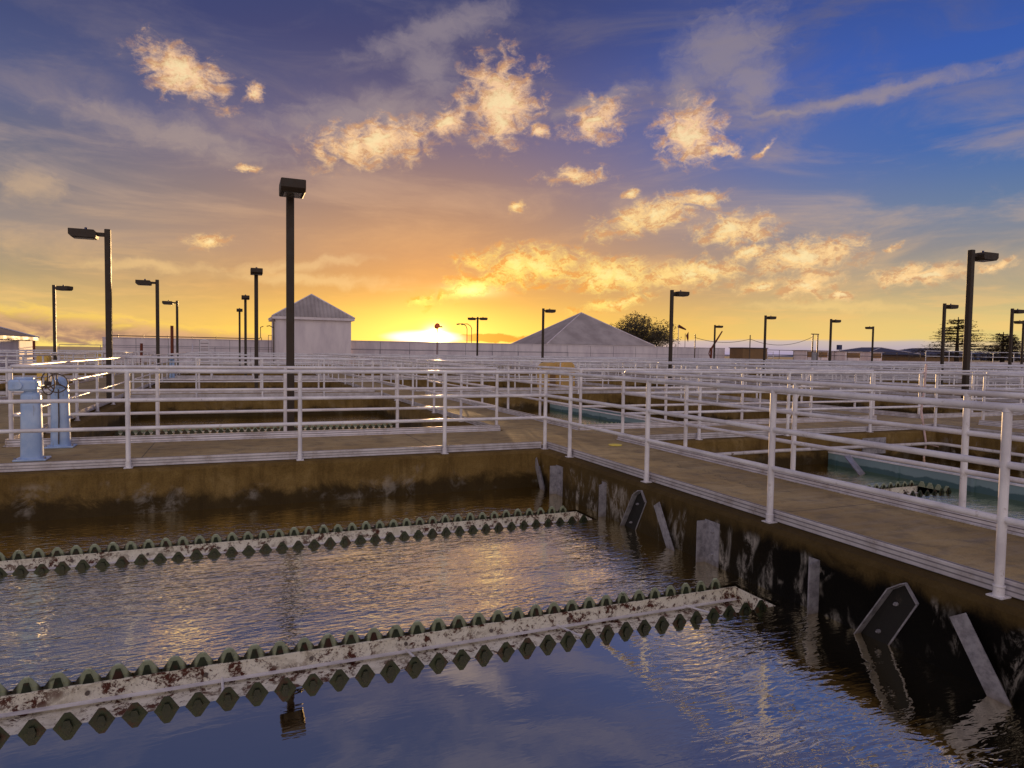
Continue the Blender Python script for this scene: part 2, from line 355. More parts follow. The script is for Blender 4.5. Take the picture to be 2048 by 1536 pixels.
for ci, ri, x0, x1, y0, y1 in BAS:
    cx, cy = (x0+x1)/2, (y0+y1)/2
    # ---- tank wall (concrete shell with a chamfered ledge on top)
    prof = [(.09, -.002), (.09, -.05), (-.09, -.052), (-.13, -.085), (-.13, -2.6)]
    vs = []; fs = []
    for o_, z_ in prof: vs += [(x0-o_, y0-o_, z_), (x1+o_, y0-o_, z_), (x1+o_, y1+o_, z_), (x0-o_, y1+o_, z_)]
    for k in range(len(prof)-1):
        for i in range(4):
            j = (i+1) % 4; fs.append((k*4+i, k*4+j, k*4+4+j, k*4+4+i))
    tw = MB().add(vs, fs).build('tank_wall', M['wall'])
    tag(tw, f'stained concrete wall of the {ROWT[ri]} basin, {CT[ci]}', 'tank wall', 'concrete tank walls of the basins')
    # ---- railing
    rl = empty('basin_railing', (x0, y0, 0))
    tag(rl, f'white tube railing of the {ROWT[ri]} basin, {CT[ci]}', 'railing', 'white tube railings around the basins')
    def loc(p): return (p[0]-x0, p[1]-y0, p[2])
    seg = 14 if ri == 0 else (10 if ri == 1 else 7)
    for nm, z in (('top_rail', 1.07), ('middle_rail', .735), ('lower_rail', .41)):
        mb = MB(); mb.path([loc(p) for p in rrect(x0, x1, y0, y1, z, .05 if ci == 1 and ri == 0 else .09)], .0245 if nm == 'top_rail' else .0225, seg, True)
        mb.build(nm, M['paint'], rl)
    P = set()
    if ci == 1 and ri == 0:
        ys = [0, -.787, -2.625, -4.4625, -6.3, -8.1]; xs = [-1.522, -3.423, -5.325, -7.226, -9.127, -11.03, -13]
        P |= {(0., y) for y in ys} | {(x, 0.) for x in xs} | {(-13., y) for y in ys}
    elif ci == 2 and ri == 0:
        P |= {(x1, y) for y in spaced(y0, y1)} | {(x0, y) for y in (.25, -1.35, -3.25, -5.1, -7.0)} | {(x, y1) for x in (2.95, 4.87, 6.9, 8.7)}
    else:
        P |= {(x, y) for x in spaced(x0, x1) for y in (y0, y1)} | {(x, y) for y in spaced(y0, y1) for x in (x0, x1)}
    for (x, y) in sorted(P):
        if inview(x, y, .25) or ri > 1: inst('post', POSTME, rl, (x-x0, y-y0, 0))
    # toe boards: ribbed extrusions standing just outside the posts
    mb = MB(); far_lift = .045
    for side in range(4):
        lift = 0.
        if side in (0, 2):
            yy = y1 if side == 0 else y0; s = 1 if side == 0 else -1
            lift = far_lift if side == 2 else 0
            prof = [(yy+s*.052, -.045+lift), (yy+s*.085, -.045+lift), (yy+s*.085, -.036+lift), (yy+s*.064, -.034+lift), (yy+s*.06, .0+lift), (yy+s*.066, .012+lift), (yy+s*.06, .024+lift), (yy+s*.06, .055+lift), (yy+s*.052, .055+lift)]
            prof = [(p[0]-y0, p[1]) for p in prof]
            a0, a1 = x0-.04, x1+.04
            if ci == 1 and ri == 0 and side == 0: a1 = x1-.03
            mb.prism(prof, 'x', a0-x0, a1-x0)
            for q in (.012, .04): mb.box(a0-x0, a1-x0, min(yy+s*.046, yy+s*.053)-y0, max(yy+s*.046, yy+s*.053)-y0, q+lift-.003, q+lift+.003)
        else:
            xx = x1 if side == 1 else x0; s = 1 if side == 1 else -1
            lift = far_lift if side == 3 else 0
            prof = [(xx+s*.052, -.045+lift), (xx+s*.085, -.045+lift), (xx+s*.085, -.036+lift), (xx+s*.064, -.034+lift), (xx+s*.06, .0+lift), (xx+s*.066, .012+lift), (xx+s*.06, .024+lift), (xx+s*.06, .055+lift), (xx+s*.052, .055+lift)]
            mb.prism([(p[0]-x0, p[1]) for p in prof], 'y', -.04, y1-y0+.04)
            for q in (.012, .04): mb.box(min(xx+s*.046, xx+s*.053)-x0, max(xx+s*.046, xx+s*.053)-x0, -.04, y1-y0+.04, q+lift-.003, q+lift+.003)
    mb.build('toe_board', M['toe'], rl)

# ------------------------------------------------------------------ weir troughs
def trough(xa, xb, yfar, ynear, label, endcap=False, detail=True, z=WZ):
    t = empty('weir_trough', (xa, (yfar+ynear)/2, z)); tag(t, label, 'weir trough', 'sawtooth weir troughs in the basins')
    ox, oy = xa, (yfar+ynear)/2
    yf, yn = yfar-oy, ynear-oy
    L = xb-xa
    b = MB()
    b.box(0, L, yf-.004, yf+.004, -.19, -.022); b.box(0, L, yn-.004, yn+.004, -.19, -.022)
    b.add([(0, yf-.004, -.15), (L, yf-.004, -.15), (L, yn+.004, -.165), (0, yn+.004, -.165)], [(0, 1, 2, 3)])
    b.box(L-.004, L+.002, yn, yf, -.19, -.025)
    b.box(0, L, yf-.012, yf-.004, -.03, -.02)
    b.build('trough_body', M['weir'], t)
    MB().box(0, L-.01, yf-.034, yf-.004, -.128, -.118).build('inner_flange', M['paint'], t)
    def plate(y, off, mm, th=.006):
        mb = MB(); fo = MB(); k0 = math.ceil((xa-off)/.149); x = []
        k = k0
        while off+k*.149+.075 < xb:
            c = off+k*.149-xa
            if c-.075 >= 0:
                w0 = .070+random.uniform(-.003, .003); hj = random.uniform(-.004, .004)
                poly = [(c-.0745, -.04), (c+.0745, -.04), (c+.0745, -.022), (c+w0, -.012), (c+.024, .054+hj), (c+.013, .068+hj), (c-.013, .068+hj), (c-.024, .054+hj), (c-w0, -.012), (c-.0745, -.022)]
                if mm is M['teeth']:
                    h_ = [(.0745, -.022), (.069, -.008), (.054, .012), (.04, .032+hj), (.026, .052+hj), (.012, .064+hj)]
                    poly = [(c-.0745, -.04), (c+.0745, -.04)]+[(c+a, b) for a, b in h_]+[(c-a, b) for a, b in reversed(h_)]
                mb.prism(poly, 'y', y-th/2, y+th/2)
                if detail:   # folded dark centre of each tooth
                    a_ = random.uniform(.024, .034); r2 = [(c-a_, -.02), (c+a_, -.02), (c+.011, .034+hj), (c-.011, .034+hj)]
                    fo.prism(r2, 'y', y-th/2-.014, y-th/2+.001)
            k += 1
        n1 = len(mb.f)
        if fo.v: mb.add(fo.v, fo.f)
        return mb.build('weir_plate', mm, t, M['slime'] if mm is M['teeth'] else M['slime2'], n1)
    plate(yf+.008, -3.913+.0, M['teeth']); plate(yn-.008, -4.061, M['slime'])  # near plate: algae colour darkened to carry the shade on its camera-facing side
    if detail:
        x = .4
        while x < L: MB().tube((x, yf-.003, -.075), (x, yf-.016, -.075), .013, 8).build('bolt', M['gal'], t); x += .62
        x = .5
        while x < L-.3:
            MB().tube((x, yf-.004, -.115), (x+.02, yn+.004, -.035), .0085, 8).build('tie_rod', M['paint'], t); x += 1.15
    if endcap:
        e = MB(); e.box(L-.004, L+.004, yn, yf, -.19, -.022)
        for k in range(4):
            c = yn+.1+k*.13
            e.prism([(c-.06, -.022), (c+.06, -.022), (c+.02, .06), (c-.02, .06)], 'x', L-.004, L+.004)
        e.build('end_plate', M['teeth'], t)
    return t
trough(-12.8, -.28, -4.39, -4.90, 'rust-spotted white sawtooth weir trough nearest the camera')
trough(-12.8, -.3, -1.575, -2.09, 'rust-spotted white sawtooth weir trough farther off in the front basin')
trough(1.65, 5.45, -1.8, -2.36, 'short sawtooth weir trough beside the teal wall, in the front right basin', True)
trough(-6.7, -.3, 4.3, 3.8, 'sawtooth weir trough in shade behind the front walkway, nearer one', detail=False)
trough(-6.7, -.3, 8.4, 7.9, 'sawtooth weir trough in shade behind the front walkway, farther one', detail=False)
trough(1.65, 5.45, 7.0, 6.5, 'sawtooth weir trough in the second-row basin right of the central walkway', True, detail=False)

# teal collecting channels that cross the right-hand basins
for i, (ya, yb, lab) in enumerate([(-9., .1, 'teal fibreglass channel standing in the front right basin'), (1.82, 11.7, 'pale teal channel in the second-row basin right of the central walkway')]):
    c = empty('collecting_channel', (5.7, ya, WZ)); tag(c, lab, 'channel')
    L = yb-ya
    MB().box(0, .03, 0, L, -.5, .2).box(.5, .53, 0, L, -.5, .2).box(.03, .5, 0, L, -.3, -.27).build('channel_wall', M['teal'], c)
    MB().box(-.012, .042, 0, L, .2, .225).box(.488, .542, 0, L, .2, .225).build('rim', M['paint'], c)
    mb = MB(); y = .5
    while y < L: mb.box(-.03, -.001, y, y+.05, -.1, .19); y += 1.2
    mb.build('rib', M['teal'], c)

# ------------------------------------------------------------------ angle brackets on the right wall of the front basin
XW = -.13
def bracket(kind, yc, label):
    # local frame: origin at top of the plate on the wall, +y away from the camera along the wall, x sticks out (negative)
    b = empty('wall_bracket', (XW, yc, -.17)); tag(b, label, 'bracket', 'angle brackets bolted to the basin wall')
    mb = MB()
    if kind == 'W':
        mb.box(-.008, -.001, -.10, .10, -.62, 0); mb.box(-.10, -.008, .092, .10, -.60, -.01)
        mb.box(-.012, -.008, -.1, -.092, -.62, 0)
        bolts = [(-.02, -.09), (-.02, -.3)]
    elif kind == 'N':
        mb.box(-.008, -.001, -.05, .05, -.62, 0); mb.add([(-.008, -.05, 0), (-.1, -.05, -.02), (-.1, -.05, -.62), (-.008, -.05, -.62), (-.008, -.042, 0), (-.1, -.042, -.02), (-.1, -.042, -.62), (-.008, -.042, -.62)], [(0, 1, 2, 3), (7, 6, 5, 4), (0, 4, 5, 1), (1, 5, 6, 2), (3, 2, 6, 7), (0, 3, 7, 4)])
        bolts = []
    elif kind == 'S':
        d = Vector((0, -.33, -.52)); n = Vector((0, .52, -.33)).normalized()*.055
        q = [Vector((-.075, 0, 0))+n, Vector((-.075, 0, 0))-n]
        vs = []
        for x in (-.078, -.07):
            for p in (n, -n): vs += [Vector((x, 0, 0))+p, Vector((x, 0, 0))+p+d]
        mb.add(vs, [(0, 1, 3, 2), (4, 6, 7, 5), (0, 4, 5, 1), (2, 3, 7, 6), (0, 2, 6, 4), (1, 5, 7, 3)])
        vs = []
        for t_ in (n, n*.86):
            for x in (-.07, -.001): vs += [Vector((x, 0, 0))+t_, Vector((x, 0, 0))+t_+d]
        mb.add(vs, [(0, 1, 3, 2), (4, 6, 7, 5), (0, 4, 5, 1), (2, 3, 7, 6), (0, 2, 6, 4), (1, 5, 7, 3)])
        bolts = []
    else:
        d = Vector((0, .3, -.55)); n = Vector((0, .55, .3)).normalized()*.1
        pl = [-n*1.0, n*.2+Vector((0, -.02, .05)), n+Vector((0, 0, -.05)), n+d, -n+d]
        vs = [Vector((-.008, 0, 0))+p for p in pl]+[Vector((-.001, 0, 0))+p for p in pl]
        mb.add(vs, [(0, 1, 2, 3, 4), (9, 8, 7, 6, 5)]+[(i, (i+1) % 5, 5+(i+1) % 5, 5+i) for i in range(5)])
        for a, c in ((n+Vector((0, 0, -.05)), n+d), (pl[0], pl[1]), (pl[1], pl[2])):
            w_ = -.07 if a is not pl[0] else -.03
            e = (c-a).normalized(); o_ = Vector((0, -e.z, e.y))*.004
            vs = [a+o_, a-o_, c-o_, c+o_]; vs = [v+Vector((-.008, 0, 0)) for v in vs]+[v+Vector((w_, 0, 0)) for v in vs]
            mb.add(vs, [(0, 1, 2, 3), (7, 6, 5, 4)]+[(i, (i+1) % 4, 4+(i+1) % 4, 4+i) for i in range(4)])
        bolts = [(.06, -.1), (.18, -.33)]
    mb.build('angle_plate', M['gal'], b)
    if kind == 'P':
        MB().add([Vector((-.0095, 0, 0))+p*.93+(n+d)*.03 for p in pl], [(0, 1, 2, 3, 4)]).build('recessed_face', M['recess'], b)  # near-black sheet lying over the bracket plate
    for (y, z) in bolts:
        MB().tube((-.008, y, z), (-.026, y, z), .014, 6).tube((-.026, y, z), (-.04, y, z), .007, 8).build('bolt', M['gal'], b)
for k, y, lab in [('S', -.12, 'slanted narrow bracket in the far corner of the front basin, first along the right wall'), ('W', -.76, 'upright wide bracket second along the right wall from the far corner'), ('N', -1.95, 'upright narrow bracket third along the right wall from the far corner'), ('P', -2.75, 'tilted bracket with pointed top beside the far white scar, fourth from the corner'),
                  ('S', -3.12, 'slanted narrow bracket fifth along the right wall from the far corner'), ('W', -3.9, 'upright wide bracket with two bolts above the end of the nearest weir trough'), ('N', -5.07, 'upright narrow bracket seventh along the right wall from the far corner'), ('P', -5.82, 'tilted bracket with pointed top over black water, second nearest the camera'),
                  ('S', -6.2, 'slanted narrow bracket nearest the camera at the right edge')]:
    bracket(k, y, lab)

# ------------------------------------------------------------------ spray pipe and other bits in the front right basin
sp = MB(); sp.path([(1.7, .04, -.29), (4.5, .03, -.27), (7.6, .03, -.29), (8.3, .03, -.29), (8.42, -.1, -.29), (8.42, -4, -.31), (8.42, -9, -.3)], .03, 10)
tag(sp.build('spray_pipe', M['pvc']), 'pale spray pipe fixed along the walls of the front right basin', 'pipe')
sg = MB().box(6.55, 7.15, .1, .117, -.44, -.14); o = sg.build('wall_plate', M['gal']); tag(o, 'pale square plate fixed on the far wall of the front right basin', 'plate')
lb = MB(); lb.add([(5.15, -1.15, -.66), (5.4, -1.05, -.66), (5.66, -.4, -.34), (5.4, -.5, -.32), (5.15, -1.15, -.68), (5.4, -1.05, -.68), (5.66, -.4, -.36), (5.4, -.5, -.34)], [(0, 1, 2, 3), (7, 6, 5, 4), (0, 4, 5, 1), (1, 5, 6, 2), (2, 6, 7, 3), (3, 7, 4, 0)])
tag(lb.build('loose_board', M['gal']), 'grey board leaning from the teal channel into the water', 'board')
wn = empty('skimmer_pole', (8.15, .12, -.6)); tag(wn, 'long worn pinkish skimmer pole leaning on the railing of the front right basin', 'pole')
MB().path([(.05, -.02, -.02), (.1, -.02, .3), (-.1, -.04, .95), (.0, .0, 1.3), (.18, .1, 1.84)], .02, 8).build('shaft', M['pink'], wn)
MB().path([(-.3, 0, .27), (.05, -.03, .3), (.45, -.05, .22)], .012, 6).build('cross_bar', M['pink'], wn)
wn2 = MB().path([(6.4, 1.75, .1), (6.62, 1.72, .6), (6.95, 1.69, 1.12)], .018, 8)
tag(wn2.build('brace_pole', M['paint']), 'slanting white pole propped on the railing behind the right cross walkway', 'pole')
dr = MB(); dr.tube((1.02, -.28, .002), (1.02, -.28, .012), .1, 20); dr.tube((1.02, -.28, .012), (1.02, -.28, .02), .055, 16, .03)
tag(dr.build('deck_light', M['grate']), 'small yellow disc on the walkway near the railing corner', 'deck light')

# ------------------------------------------------------------------ blue valve stands
def wheel(parent, c, r):
    h = empty('tmp'); bpy.data.objects.remove(h)
    mb = MB(); mb.torus(c, r, .0075, 'y', 30, 8)
    for a in (90, 210, 330): mb.tube(c, (c[0]+r*math.cos(R(a)), c[1], c[2]+r*math.sin(R(a))), .011, 8, .007)
    mb.tube((c[0], c[1]-.03, c[2]), (c[0], c[1]+.03, c[2]), .026, 12)
    return mb.build('handwheel', M['iron'], parent)
def stand(x, y, h, label, gearbox, rz=0.):
    t = empty('valve_stand', (x, y, 0), rz); tag(t, label, 'valve stand', 'blue handwheel valve stands')
    mb = MB(); n = 16; vs = []; lev = [(0, .112), (.02, .112), (h*.5, .105), (h-.05, .1), (h-.015, .094), (h, .07)]
    for z, r in lev:
        for i in range(n):
            a = 2*math.pi*(i+.5)/n; k = .62
            cx = math.copysign(abs(math.cos(a))**k, math.cos(a)); sy = math.copysign(abs(math.sin(a))**k, math.sin(a))
            vs.append((r*cx, r*.85*sy, z))
    fs = []
    for k in range(len(lev)-1):
        for i in range(n):
            j = (i+1) % n; fs.append((k*n+i, k*n+j, k*n+n+j, k*n+n+i))
    mb.add(vs, fs, True); mb.add(vs, [tuple(range((len(lev)-1)*n, len(lev)*n))])
    mb.build('column', M['blue'], t)
    MB().bbox(-.165, .165, -.14, .14, 0, .022, .008).build('base_flange', M['blue'], t)
    for sx in (-1, 1):
        MB().tube((sx*.148, -.1, .022), (sx*.148, -.1, .045), .014, 6).build('bolt', M['gal'], t)
    if gearbox:
        g = MB(); g.bbox(-.2, .085, -.11, .09, h+.02, h+.15, .02); g.tube((-.1, -.11, h+.085), (-.1, -.135, h+.085), .045, 14); g.tube((0, 0, h-.01), (0, 0, h+.03), .07, 14)
        g.bbox(-.15, .04, -.07, .06, h+.15, h+.18, .01); g.build('gearbox', M['blue'], t)
        hw = wheel(t, (.05, .16, h+.1), .135); hw.rotation_euler[2] = R(-48)
    else:
        g = MB(); g.tube((0, 0, h), (0, 0, h+.1), .1, 18, .085); g.tube((0, 0, h+.1), (0, 0, h+.14), .085, 18, .03); g.tube((0, -.06, h+.06), (0, -.15, h+.06), .03, 12); g.build('gear_head', M['blue'], t)
        wheel(t, (0, -.15, h+.06), .12)
        MB().path([(0.0, -.093, h-.02), (.004, -.1, h*.5), (-.002, -.108, .05)], .008, 6).build('stem', M['iron'], t)
    return t
stand(-6.4, .62, .8, 'nearer blue valve stand with gearbox on top, at the left edge', True)
stand(-6.34, 1.72, .8, 'blue valve stand with handwheel facing the camera, on the front walkway', False)
stand(-6.79, 23.9, .85, 'small far blue valve stand beyond the second walkway at left', False)

# ------------------------------------------------------------------ lamp posts
def lamp(x, y, ang, label, z0=0., top=4.25, double=False, kind='street_lamp'):
    t = empty(kind, (x, y, z0), 0); tag(t, label, 'street lamp', 'brown area lamps over the basins')
    H = top-z0
    mb = MB(); a = .066
    mb.bbox(-a, a, -a, a, 0, H, .012); mb.build('pole', M['lamp'], t)
    MB().bbox(-.13, .13, -.13, .13, 0, .03, .01).build('base_plate', M['lamp'], t)
    for s in ((1, -1) if double else (1,)):
        h = empty('head', (0, 0, H-.14)); h.parent = t; h.rotation_euler = (0, 0, R(ang)+(math.pi if s < 0 else 0))
        MB().box(a-.002, .24, -.045, .045, -.045, .045).build('arm', M['lamp'], h)
        body = MB(); prof = [(.22, -.07), (.22, .03), (.27, .09), (.80, .09), (.80, -.05), (.74, -.11), (.24, -.11)]
        n = len(prof); vs = []
        for yy, sc in ((-.2, .9), (-.185, 1.), (.185, 1.), (.2, .9)):
            for px, pz in prof: vs.append((px, yy, pz*sc-.005))
        fs = [tuple(range(n)), tuple(reversed(range(3*n, 4*n)))]
        for k in range(3):
            for i in range(n):
                j = (i+1) % n; fs.append((k*n+i, k*n+n+i, k*n+n+j, k*n+j))
        body.add(vs, fs); body.build('housing', M['lamp'], h)
        MB().box(.3, .7, -.14, .14, -.124, -.117).build('lens', M['lens'], h)
        MB().tube((.46, 0, .085), (.46, 0, .15), .035, 12, .03).build('photocell', M['navy'], h)
    return t
LAMPS = [(-12.18, 29.0, -25, 'leftmost lamp, short and far, head turned right', 0), (-7.1, 10.45, 180, 'tall lamp at left with head pointing left, second nearest', 0), (-7.3, 23.6, 180, 'lamp behind the tall left one, head pointing left', 0), (-7.55, 37.2, 180, 'farthest lamp of the left row pointing left', 0),
         (-3.97, 43.3, -90, 'smallest one left of the pump house, head seen end on', WZ-.4), (-3.72, 30.4, -90, 'second smallest left of the pump house, head seen end on', WZ-.4), (-3.5, 17.3, -90, 'mid-sized, just left of the pump house', WZ-.4), (-3.27, 3.84, -90, 'tallest, in front of the white pump house', WZ-.4),
         (14.2, 30.6, 0, 'lamp in front of the left slope of the pyramid roof', WZ-.4), (13.8, 16.2, 0, 'lamp in front of the round tree, head pointing right', WZ-.4), (37.5, 42.3, 0, 'small lamp beside the rusty hoist, head pointing right', WZ-.4),
         (30.4, 28.2, 0, 'lamp beside the brown shed, head pointing right', WZ-.4), (37.3, 28.8, 0, 'lamp right of the twin posts, head pointing right', WZ-.4), (49.8, 35.4, 180, 'far right lamp with head pointing left', 0), (30.0, 15.0, 0, 'lamp just left of the big right lamp, before the cedar', WZ-.4),
         (13.87, 3.1, 0, 'big lamp near the right edge with head pointing right', WZ-.4), (36.2, 15.4, 0, 'nearer of the two lamps cut by the right edge', WZ-.4), (48.9, 22.2, 180, 'farther of the two lamps at the right edge, head pointing left', 0)]
for x, y, a, lab, z0 in LAMPS: lamp(x, y, a, 'brown square lamp post: '+lab, z0)
lamp(14.14, 43.2, -38, 'double-headed brown lamp right of the setting sun', 0, 4.25, True)

# ------------------------------------------------------------------ arched guards
def guard(x, y, w, h, d, label, m, opening=False, rz=0):
    t = empty('drive_guard', (x, y, 0), rz); tag(t, label, 'machine guard', 'arched guards over the drives')
    def arch(w, h, z0=0, n=10):
        r = w/2; return [(-r, z0)]+[(-r*math.cos(math.pi*i/n), h-r*.8+r*.8*math.sin(math.pi*i/n)) for i in range(n+1)]+[(r, z0)]
    mb = MB(); mb.prism(arch(w, h), 'y', 0, d); mb.prism(arch(w*.8, h*.93), 'y', -.06, 0); mb.build('shell', m, t)
    if opening: MB().prism(arch(w*.45, h*.6, .05), 'y', -.075, -.061).build('opening', M['brown'], t)
    return t
guard(7.0, 14.6-.3, .62, 1.0, .5, 'tan arched drive guard with an arch opening, left of a pair', M['tan'], True, R(12))
guard(7.62, 14.2, .78, 1.06, .5, 'tan arched drive guard without opening, right of a pair', M['tan'], False, R(12))
guard(-11.17, 22.3, .4, 1.05, .4, 'yellow round-topped guard at left, nearer one', M['yellow'])
guard(-11.92, 38.3, .4, 1.0, .4, 'yellow round-topped guard at left, farther one', M['yellow'])

# ------------------------------------------------------------------ far white wall, with posts and pipes
def panel_wall(name, x0, x1, y, h, label, step, cat='wall'):
    t = empty(name, (x0, y, 0)); tag(t, label, cat)
    MB().box(0, x1-x0, 0, .3, 0, h).build('wall', M['white'], t)
    MB().box(-.02, x1-x0+.02, -.05, .35, h+.0, h+.08).build('coping', M['white'], t)
    mb = MB(); x = step
    while x < x1-x0: mb.box(x, x+.03, -.006, .0, .02, h-.01); x += step
    mb.box(0, x1-x0, -.006, 0, h*.62, h*.62+.03)
    mb.build('panel_joints', M['dkroof'], t)
    return t
panel_wall('boundary_wall', -15.2, 6.5, 60, 2.15, 'long white panel wall left of the hipped building', 2.6)
panel_wall('boundary_wall', 6.5, 54.1, 60.6, 2.3, 'long white panel wall from the hipped building to the brown shed', 3.1)
t = empty('roof_pipe', (-14.5, 59.9, 2.25)); tag(t, 'thin dark pipe running on top of the left white wall', 'pipe')
MB().path([(0, 0, .12), (11, 0, .1), (12.3, 0, .1), (12.45, 0, .2), (12.45, 0, 1.2), (12.7, 0, 1.3)], .04, 6).build('pipe', M['iron'], t)
for k in range(7): MB().box(k*2+.5, k*2+.56, -.03, .03, -.02, .22).build('support', M['iron'], t)
# service railing along the far wall
def far_rail(x0, x1, y, z, h, label, m, r=.03, step=2.4):
    t = empty('service_railing', (x0, y, z)); tag(t, label, 'railing')
    for q in (1, .5): MB().tube((0, 0, h*q), (x1-x0, 0, h*q), r, 6).build('rail', m, t)
    x = 0
    while x <= x1-x0: MB().tube((x, 0, 0), (x, 0, h), r, 6).build('post', m, t); x += step
far_rail(-18, 30, 57.8, 0, 1.5, 'grey service railing in front of the long white wall', M['gal'], .025, 3.0)
far_rail(58.3, 88, 58, 1.0, 1.2, 'thin grey railing in front of the fog bank', M['iron'], .035)
far_rail(88.2, 122, 58, 1.0, 1.5, 'white railing in front of the cedar trees', M['paint'], .05, 5.0)
tw = MB().box(56, 125, 58.3, 62, -.02, .98); tag(tw.build('raised_terrace', M['white']), 'low white terrace below the right-hand railings', 'terrace')

# hipped white building
def hip(name, x0, x1, y0, y1, eave, apex, over, ridge, wallm, roofm, label, rib=None, base=0.):
    t = empty(name, (x0, y0, base)); tag(t, label, 'building')
    W, D = x1-x0, y1-y0
    MB().box(0, W, 0, D, 0, eave-base).build('wall', wallm, t)
    MB().box(-over+.02, W+over-.02, -over+.02, D+over-.02, eave-base, eave-base+.24).build('fascia', M['white'] if rib else roofm, t)
    e = eave-base+.243; a = apex-base
    cx, cy = W/2, D/2
    A = [(-over, -over, e), (W+over, -over, e), (W+over, D+over, e), (-over, D+over, e), (cx, cy-ridge, a), (cx, cy+ridge, a)]
    mb = MB().add(A, [(0, 1, 4), (1, 2, 5, 4), (2, 3, 5), (3, 0, 4, 5), (0, 3, 2, 1)])
    if rib:   # standing seams of the front face
        n = int((W+2*over)/rib)
        for i in range(1, n):
            x = -over+i*(W+2*over)/n; f = 1-abs(x-cx)/(cx+over)
            p0 = Vector((x, -over, e+.02)); p1 = Vector((x, -over+f*(cy-ridge+over), e+.02+f*(a-e)))
            mb.tube(p0, p1, .035, 4)
    rf = mb.build('roof', roofm, t)
    hp = MB()
    for p, q in ((0, 4), (1, 4), (2, 5), (3, 5), (4, 5)):
        if (Vector(A[p])-Vector(A[q])).length > .01: hp.tube(A[p], A[q], .07, 6)
    o = hp.build('ridge_cap', M['white'], rf)
    return t
hb = hip('pump_house', -.95, 5.75, 55, 62, 4.1, 6.6, .3, 1.2, M['white'], M['roof'], 'white hipped pump house behind the tallest lamp', .34)
MB().path([(-.05, -.1, 4.0), (-.15, -.15, 3.8), (-.15, -.15, 0)], .06, 6).build('downpipe', M['iron'], hb)
MB().path([(-.2, -.2, 3.3), (-.5, -.2, 3.45), (-.75, -.2, 3.4)], .04, 6).build('wall_light', M['iron'], hb)
MB().path([(-.6, -.1, .9), (-.6, -.1, 2.6), (-.3, -.1, 2.6), (-.3, -.1, .9)], .03, 6).build('conduit', M['iron'], hb)
hip('tank_roof_building', 33.4, 49.0, 70, 81.5, 2.35, 7.2, .5, 0.0, M['white'], M['roof'], 'large pale pyramid-roofed building behind the white wall')
lb = hip('left_building', -32.5, -18.5, 40, 52, 1.75, 4.3, .35, 3, M['white'], M['dkroof'], 'white building with dark low roof at the left edge')
MB().path([(1, -.4, 1.7), (11.6, -.4, 1.6), (12.3, -.4, 1.45)], .08, 8).build('eave_pipe', M['pvc'], lb)
MB().path([(13.2, -.3, 1.3), (13.3, -.3, .8), (13.9, -.3, .1)], .04, 6).build('hose', M['iron'], lb)
# brown shed and small white cabins at right
t = empty('brown_shed', (54.3, 57.5, 0)); tag(t, 'flat brown shed at the end of the long white wall', 'shed')
MB().box(0, 3.9, 0, 2.4, 0, 2.35).build('wall', M['brown'], t); MB().box(-.1, 4., -.1, 2.5, 2.35, 2.45).build('roof', M['dkroof'], t)
MB().box(3.95, 4.9, -.05, .0, 1.9, 1.96).box(3.95, 4.9, -.05, 0, 1.2, 1.25).box(3.95, 4.0, -.05, 0, 0, 1.96).box(4.85, 4.9, -.05, 0, 0, 1.96).build('side_gate', M['paint'], t)
for (x, wd, h, nw, lab) in [(71.6, 4.2, 2.25, 2, 'white cabin with two dark windows below the fog bank'), (79.2, 3.2, 2.2, 1, 'small white cabin between the two dark-windowed ones'), (84.6, 2.2, 2.2, 1, 'narrow white cabin nearest the cedars')]:
    t = empty('cabin', (x, 64, 0)); tag(t, lab, 'cabin')
    MB().box(0, wd, 0, 2.5, 0, h).build('wall', M['white'], t); MB().box(-.15, wd+.15, -.15, 2.65, h, h+.12).build('roof', M['white'], t)
    for k in range(nw):
        a = wd*(k+.08)/nw; b_ = wd*(k+.92)/nw
        MB().box(a, b_, -.03, -.005, 1.35, h-.12).build('window', M['brown'], t)
for (x, y, wd, h, lab) in [(93, 72, 12, 3.2, 'low dark house roof under the cedar'), (112, 78, 16, 3.4, 'low dark house roof at the right edge')]:
    hip('house', x, x+wd, y, y+8, 1.9, h, .5, 2, M['brown'], M['dkroof'], lab)

# small far things
def postobj(name, x, y, h, r, label, cat, m, z=0):
    o = MB().tube((0, 0, 0), (0, 0, h), r, 8).build(name, m); o.location = (x, y, z); tag(o, label, cat); return o
postobj('rusty_post', -19.6, 57., 1.85, .12, 'rusty post standing below the left end of the white wall', 'post', M['rust'])
postobj('rusty_post', -11.8, 57., 1.7, .11, 'rusty post in the middle of the left white wall', 'post', M['rust'])
postobj('dark_pipe', -9.45, 57.3, 3.3, .13, 'dark upright pipe standing above the left white wall', 'pipe', M['rust'])
t = empty('access_ladder', (-7.2, 57.2, 0)); tag(t, 'white caged access steps at the left white wall', 'ladder')
for sx in (0, .7): MB().tube((sx, 0, 0), (sx, 0, 2.0), .04, 6).build('side_rail', M['paint'], t)
for k in range(6): MB().tube((0, 0, .3+k*.3), (.7, 0, .3+k*.3), .025, 6).build('rung', M['iron'], t)
MB().path([(0, 0, 1.95), (.35, 0, 2.15), (.7, 0, 1.95)], .05, 6).build('hoop', M['paint'], t); MB().path([(.8, 0, 1.3), (1.8, 0, .5), (2.2, 0, .1)], .04, 6).build('handrail', M['paint'], t)
t = empty('spotlight', (14.95, 58, 0)); tag(t, 'round orange lamp on a thin post in front of the sun', 'spotlight')
MB().tube((0, 0, 0), (0, 0, 3.8), .05, 6).build('pole', M['rust'], t); MB().tube((0, -.1, 4.05), (0, .25, 3.95), .26, 14).build('head', M['orange'], t); MB().box(.2, .55, -.05, .05, 3.85, 4.0).build('bracket', M['iron'], t)
